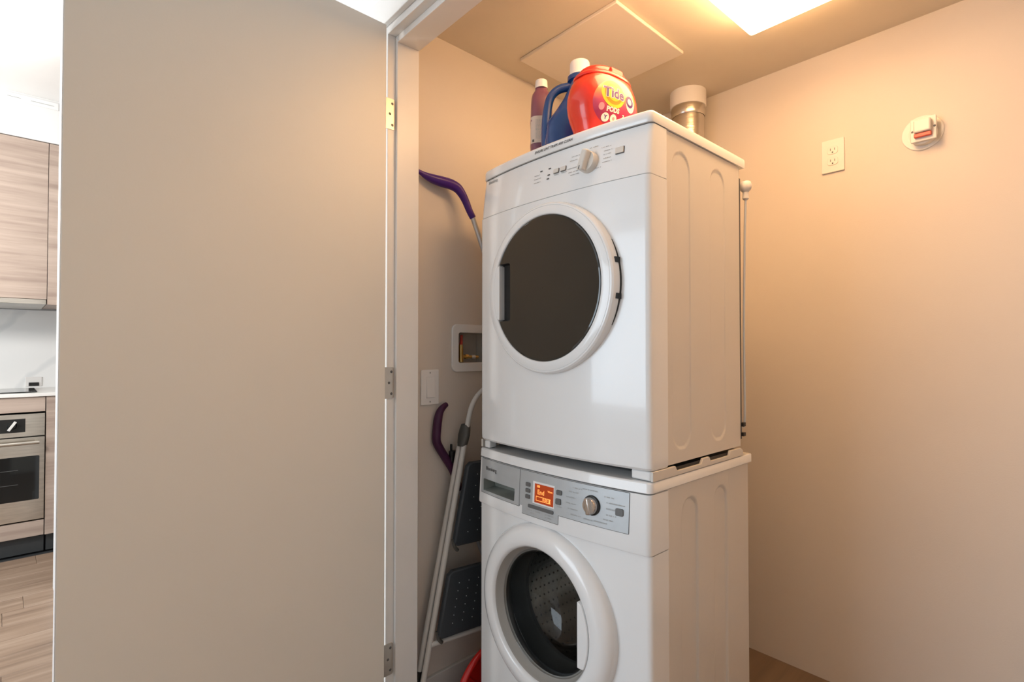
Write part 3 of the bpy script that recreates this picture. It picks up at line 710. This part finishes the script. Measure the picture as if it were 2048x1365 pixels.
# mauve bottle
BR = radians(46)
bo = empty('softener_bottle', Vector((-1.102, 1.190, ZT)), BR, 'slim mauve bottle with white cap and cream back label, leftmost on the dryer', 'bottle')
bs_ = [(0, .031), (.004, .033), (.06, .0335), (.075, .0350), (.095, .0335), (.13, .0335), (.150, .0350), (.165, .0335), (.20, .0325), (.222, .031), (.234, .028), (.243, .022), (.250, .0185), (.256, .0180)]
build('body', MB().loft([sellipse(0, 0, w_, w_*.80, z, 2.7, 40) for z, w_ in bs_]), 'mauve', bo, smooth=60)
build('cap', MB().lathe([(.0195, .2545), (.0190, .262), (.0180, .278), (.0165, .2795), (0, .280)], 28, 'z'), 'cap', bo)
def bsurf(a, b_):   # a: local x, returns y on the camera side
    w_ = .0345; q_ = min(.99, abs(a)/w_); return -w_*.80*(1-q_**2.7)**(1/2.7)
gv = []; gf = []
for i in range(9):
    for k in range(13):
        a = -.0335+.060*k/12; z = .078+.082*i/8; gv.append((a*1.0, bsurf(a, z)-.0018, z))
for i in range(8):
    for k in range(12): q_ = i*13+k; gf.append((q_, q_+1, q_+14, q_+13))
bl = build('label', MB().add(gv, gf), 'label', bo, smooth=60)
mb = MB()
for i in range(16):
    z = .090+i*.0038
    x_ = -.019
    while x_ < .016:
        w_ = random.uniform(.002, .005); mb.add([(x_, bsurf(x_, z)-.0022, z), (x_+w_, bsurf(x_+w_, z)-.0022, z), (x_+w_, bsurf(x_+w_, z)-.0022, z+.0018), (x_, bsurf(x_, z)-.0022, z+.0018)], [(0, 1, 2, 3)]); x_ += w_+.0012
t_ = build('small_print', mb, 'print_soft', bl, smooth=0); t_['kind'] = 'stuff'
build('warning_mark', MB().add([(-.029, bsurf(-.029, 0)-.0023, .081), (-.0235, bsurf(-.0235, 0)-.0023, .081), (-.0235, bsurf(-.0235, 0)-.0023, .089), (-.029, bsurf(-.029, 0)-.0023, .089)], [(0, 1, 2, 3)]), 'print', bl, smooth=0)

# ================================================================ DUCT, PANEL, LIGHT, WALL FITTINGS
du = empty('vent_duct', (-1.045, 2.008, .95), 0, 'shiny foil dryer duct rising behind the dryer into a white ceiling collar', 'duct')
DU = (-1.045, 2.008, .95)
pf = []
for k in range(60): z = .95+1.18*k/59; pf.append((.0615+(.0012 if k % 2 else 0), z))
build('pipe', MB().lathe(pf, 40, 'z', (DU[0], DU[1], 0)), 'duct', du, off=DU, smooth=70)
pf = [(.064, 2.095), (.067, 2.102), (.066, 2.115), (.068, 2.125), (.065, 2.14)]
build('tape_band', MB().lathe(pf, 40, 'z', (DU[0], DU[1], 0)), 'duct', du, off=DU)
build('collar', MB().lathe([(.062, 2.136), (.069, 2.136), (.070, 2.140), (.070, 2.1995)], 48, 'z', (DU[0], DU[1], 0)), 'cap', du, off=DU)
ap = MB(); d1 = Vector((.427, -.0205, 0)); d2 = Vector((.003, .400, 0)); c0 = Vector((-1.336, 1.331, 0))
pts = [c0, c0+d1, c0+d1+d2, c0+d2]
ap.prism([(p.x, p.y) for p in pts], 2.188, 2.1995)
tag(build('ceiling_access_panel', ap, 'panel', bev=.002), 'flat square access panel mounted on the closet ceiling', 'access panel')
# ceiling light
lt = empty('ceiling_light', (-.42, 1.52, 2.2), fw, 'glowing rectangular flush light on the closet ceiling', 'ceiling light')
LO = (0, 0, 2.2)
lx0, lx1, ly0, ly1 = -.255, .045, -.54, .155
build('pan', MB().box(lx0-.003, lx1+.003, ly0-.003, ly1+.003, 2.186, 2.1995), 'cap', lt, bev=.002, off=LO)
build('diffuser', MB().box(lx0, lx1, ly0, ly1, 2.135, 2.1858), 'diffuser', lt, bev=.010, seg=3, off=LO)
# back wall fittings: local frame on the back wall
def wall_empty(name, x, z, label, cat):
    return empty(name, (x, yb(x), z), fw, label, cat)
ou = wall_empty('wall_outlet', -.543, 1.770, 'white duplex wall outlet on the back wall right of the dryer', 'outlet')
build('plate', MB().prism(rrect(-.0355, .0355, 0, .1145, .004), -.0065, -.0006, 'y'), 'alarm', ou, bev=.0015)
for z in (.038, .0765):
    f_ = build('socket', MB().prism(rrect(-.0165, .0165, z-.0135, z+.0135, .009), -.0085, -.0066, 'y'), 'alarm', ou, bev=.0006)
    build('slot', MB().box(-.0075, -.0055, -.0088, -.0086, z-.001, z+.007), 'btn', f_); build('slot', MB().box(.0055, .0075, -.0088, -.0086, z-.001, z+.007), 'btn', f_)
    build('slot', MB().lathe([(0, -.0089), (.0026, -.0088)], 10, 'y', (0, 0, z-.0075)), 'print', f_)
al = wall_empty('fire_alarm_strobe', -.293, 1.831, 'round ivory plate with square alarm strobe high on the back wall', 'alarm')
build('plate', MB().lathe([(.001, -.0035), (.052, -.0035), (.054, -.002), (.054, -.0005)], 48, 'y'), 'alarm', al)
build('body', MB().lathe([(.036, -.003), (.035, -.024), (.03, -.026), (.001, -.026)], 32, 'y', (.004, 0, -.006)), 'alarm', al)
ab = build('square_plate', MB().prism(rrect(-.024, .041, -.036, .037, .004), -.036, -.026, 'y'), 'alarm', al, bev=.002)
build('lens', MB().box(-.013, .030, -.056, -.036, -.012, .027), 'alarm', ab, bev=.004)
build('red_strip', MB().box(-.013, .030, -.048, -.036, -.025, -.0125), 'alarm_red', ab, bev=.002)
for x_, z_ in ((-.0185, -.002), (.0365, .002)): build('screw', MB().lathe([(0, -.0375), (.003, -.037), (.0035, -.036)], 10, 'y', (x_, 0, z_)), 'btn', al)

# left wall: switch, supply box
sw = empty('light_switch', (XL, 1.013, .972), 0, 'white rocker light switch on the left closet wall beside the door frame', 'light switch')
SO = (XL, 1.013, .972)
build('plate', MB().prism(rrect(.978, 1.0485, .972, 1.0865, .003), XL+.0006, XL+.006, 'x'), 'plastic', sw, bev=.0015, off=SO)
build('rocker', MB().add([(XL+.006, .997, .995), (XL+.006, 1.030, .995), (XL+.006, 1.030, 1.063), (XL+.006, .997, 1.063), (XL+.012, .998, .997), (XL+.012, 1.029, .997), (XL+.0075, 1.029, 1.062), (XL+.0075, .998, 1.062)], [(0, 1, 5, 4), (1, 2, 6, 5), (2, 3, 7, 6), (3, 0, 4, 7), (4, 5, 6, 7)]), 'plastic', sw, bev=.0006, off=SO, smooth=20)
for z in (.982, 1.0765): build('screw', MB().lathe([(0, .0068), (.0025, .0066), (.003, .006)], 10, 'x', (XL, 1.013, z)), 'print_soft', sw, off=SO)
sb = empty('water_supply_box', (XL, 1.20, 1.075), 0, 'white recessed water supply box with brass valve, half hidden by the dryer', 'supply box')
SB = (XL, 1.20, 1.075)
wl = bpy.data.objects['wall_left']
cut(wl, [MB().box(XL-.075, XL+.05, 1.128, 1.275, 1.106, 1.212)])
fm = MB(); outr = rrect(1.102, 1.305, 1.076, 1.240, .022, 6); inr = rrect(1.130, 1.277, 1.107, 1.211, .008, 6); n_ = len(outr)
vs = []
for X_ in (XL+.0006, XL+.008):
    for y_, z_ in outr: vs.append((X_, y_, z_))
    for y_, z_ in inr: vs.append((X_, y_, z_))
fs = []
for k in range(n_):
    q_ = (k+1) % n_
    fs += [(2*n_+k, 2*n_+q_, 3*n_+q_, 3*n_+k), (k, q_, 2*n_+q_, 2*n_+k), (n_+k, n_+q_, 3*n_+q_, 3*n_+k), (k, q_, n_+q_, n_+k)]
build('frame', MB().add(vs, fs), 'plastic', sb, bev=.002, off=SB)
build('inner_box', MB().add([(XL, 1.1295, 1.107), (XL, 1.2735, 1.107), (XL, 1.2735, 1.2105), (XL, 1.1295, 1.2105), (XL-.07, 1.1295, 1.1075), (XL-.07, 1.2735, 1.1075), (XL-.07, 1.2735, 1.2105), (XL-.07, 1.1295, 1.2105)], [(0, 1, 5, 4), (1, 2, 6, 5), (2, 3, 7, 6), (3, 0, 4, 7), (4, 5, 6, 7)]), 'boxin', sb, off=SB, smooth=0)
vv = build('valve', MB().tube([(XL-.016, 1.158, 1.109), (XL-.016, 1.158, 1.150), (XL-.016, 1.158, 1.170)], [.009, .008, .007], 14).tube([(XL-.016, 1.158, 1.128), (XL-.016, 1.235, 1.126)], .006, 12).lathe([(.0085, .018), (.0085, .030)], 6, 'y', (XL-.016, 1.158, 1.128), cap=True), 'brass', sb, off=SB)
build('hose_nut', MB().lathe([(.0075, .046), (.0075, .062)], 8, 'y', (XL-.016, 1.158, 1.127), cap=True), 'pole', vv, off=SB)
build('lever', MB().tube([(XL-.016, 1.158, 1.168), (XL-.014, 1.158, 1.188), (XL-.010, 1.156, 1.203)], [.006, .005, .0045], 10), 'redvalve', vv, off=SB)

# ================================================================ TOOLS IN THE GAP
mo = empty('mop', (-1.40, 1.20, 0), 0, 'grey mop pole with a curved violet grip, leaning beside the dryer top', 'mop')
MO = (-1.40, 1.20, 0)
mp_ = [(-1.4245, .9415, 1.728), (-1.422, .967, 1.721), (-1.42, .985, 1.715), (-1.415, 1.012, 1.709), (-1.41, 1.043, 1.706), (-1.405, 1.074, 1.703), (-1.400, 1.098, 1.694), (-1.395, 1.115, 1.674), (-1.392, 1.128, 1.651), (-1.388, 1.140, 1.623), (-1.385, 1.153, 1.601)]
mr_ = [.0065, .0075, .011, .0155, .0185, .0185, .0165, .0140, .0125, .0115, .0110]
build('grip', MB().tube(catmull(mp_, 4), lerpn([min(r, .0175) for r in mr_], 4), 18), 'grip', mo, off=MO, smooth=70)
build('pole', MB().tube([(-1.385, 1.151, 1.603), (-1.36, 1.255, 1.327), (-1.352, 1.42, .86), (-1.345, 1.72, .03)], .0085, 14), 'pole', mo, off=MO)
build('mop_head', MB().loft([sellipse(-1.345, 1.72, .05, .13, z, 4, 24) for z in (.002, .03)]), 'step', mo, off=MO, bev=.004)
gr = empty('brush_handle', (-1.42, 1.05, .0), 0, 'plum curved plastic handle leaning on the left wall under the switch', 'handle')
GO = (-1.42, 1.05, 0)
g2 = [(-1.424, 1.072, .970), (-1.422, 1.057, .962), (-1.421, 1.043, .948), (-1.42, 1.034, .922), (-1.42, 1.030, .892), (-1.42, 1.028, .862), (-1.42, 1.033, .842), (-1.42, 1.055, .808), (-1.42, 1.080, .772), (-1.42, 1.098, .742), (-1.42, 1.125, .68)]
build('grip', MB().tube(catmull(g2, 4), lerpn([.008, .0105, .0125, .0145, .0145, .0145, .0145, .014, .0135, .013, .012], 4), 16), 'grip2', gr, off=GO, smooth=70)
build('clip', MB().loft([sellipse(-1.415, 1.094, .010, .016, z, 3, 20) for z in (.775, .80, .815)]).box(-1.419, -1.411, 1.082, 1.088, .812, .838), 'black', gr, off=GO, bev=.002)
build('shaft', MB().tube([(-1.42, 1.118, .70), (-1.418, 1.26, .36), (-1.405, 1.40, .02)], .009, 12), 'pole', gr, off=GO)
build('brush_head', MB().loft([sellipse(-1.400, 1.41, .028, .10, z, 4, 24) for z in (.001, .035)]), 'grip2', gr, off=GO, bev=.003)

# stepladder, folded, standing in the gap
la = empty('stepladder', (-1.37, 1.05, 0), 0, 'folded white tubular stepladder with dark steps, left of the washer', 'stepladder')
LA = (-1.37, 1.05, 0)
def N(z, dx=0, dy=0): return Vector((-1.3845+.0235*z+dx, .927+.206*z+dy, z))
WV = Vector((.045, .275, 0))
def ladtube(a, b, r=.0092, m='rail', nm='rail'): return build(nm, MB().tube([a, b], r, 14), m, la, off=LA)
for k, s_ in ((0, Vector((0, 0, 0))), (1, WV)):
    ladtube(N(.03)+s_, N(.86)+s_); ladtube(N(.03, -.022, -.006)+s_, N(.855, -.022, -.001)+s_, nm='rear_leg')
    build('joint', MB().loft([sellipse((N(z).x-.010+s_.x), N(z).y+s_.y, a, .0125, z, 2.6, 24) for z, a in ((.835, .017), (.845, .021), (.87, .0245), (.888, .022), (.905, .016))]), 'joint', la, off=LA, smooth=60)
    build('foot', MB().tube([N(.0+.004, -.022, -.006)+s_, N(.15, -.022, -.006)+s_], .0108, 12), 'black', la, off=LA)
    build('foot', MB().tube([N(.004)+s_, N(.045)+s_], .0108, 12), 'black', la, off=LA)
top = [N(.89), N(.93), N(.97)+WV*.02, N(1.005)+WV*.09, N(1.028)+WV*.22, N(1.035)+WV*.5, N(1.028)+WV*.78, N(1.005)+WV*.91, N(.97)+WV*.98, N(.93)+WV, N(.89)+WV]
build('top_loop', MB().tube(catmull(top, 5), .0088, 14), 'rail', la, off=LA, smooth=70)
def panel(z0, z1, nm='step'):
    nrm = Vector((-WV.y, WV.x, 0)).normalized()*.011
    sh = Vector((.016, 0, 0)); rings = []
    for z in (z0, z0+.012, z1-.012, z1):
        e_ = .08 if z in (z0, z1) else .035
        a, b = N(z)+WV*e_+sh, N(z)+WV*(1-e_)+sh; rings.append([a-nrm, b-nrm, b+nrm, a+nrm])
    return build(nm, MB().loft(rings), 'step', la, bev=.004, off=LA)
for z0, z1 in ((.525, .785), (.250, .45)):
    st_ = panel(z0, z1)
    md = MB()
    for i in range(6):
        for kx in range(6):
            c_ = N(z0+.04+(z1-z0-.08)*i/5)+WV*(.18+.64*kx/5)+Vector((.016+.0122, -.001, 0))
            md.lathe([(0, .0012), (.0011, .0008), (.0016, -.001)], 6, 'x', tuple(c_))
    dts = build('tread_dots', md, 'pole', st_, off=LA, smooth=0); dts['kind'] = 'stuff'
    build('hook', MB().tube(catmull([N(z0+.02)+Vector((.012, .012, 0)), N(z0-.004)+Vector((.016, .020, 0)), N(z0-.018)+Vector((.018, .034, 0))], 4), .006, 8), 'joint', st_, off=LA)
ladtube(N(.232)+Vector((.004, 0, 0)), N(.232)+WV+Vector((.004, 0, 0)), .0085, nm='cross_bar')
# red basin
rb_ = empty('red_dustpan', (-1.30, 1.17, 0), 0, 'glossy red plastic dustpan standing on edge on the floor, left of the washer', 'dustpan')
RO = (-1.30, 1.17, 0)
rp = []
for k in range(25):
    a = pi*k/24; rp.append((-1.305, 1.175-.158*cos(a), .002+.185*sin(a)))
build('rim', MB().tube(rp, .011, 14), 'redbin', rb_, off=RO, smooth=70)
back = MB().loft([[(x_, 1.175-.150*s_*cos(pi*k/24), .002+.178*s_*sin(pi*k/24)) for k in range(25)] for x_, s_ in ((-1.322, .80), (-1.318, .98), (-1.308, 1.0))], cap=True)
build('pan', back, 'redbin', rb_, off=RO, smooth=50)
for k in range(1, 6):
    a = radians(20+24*k); build('rib', MB().tube([(-1.309, 1.175-.06*cos(a), .01+.07*sin(a)), (-1.300, 1.175-.150*cos(a), .002+.176*sin(a))], .0045, 8), 'redbin', rb_, off=RO)
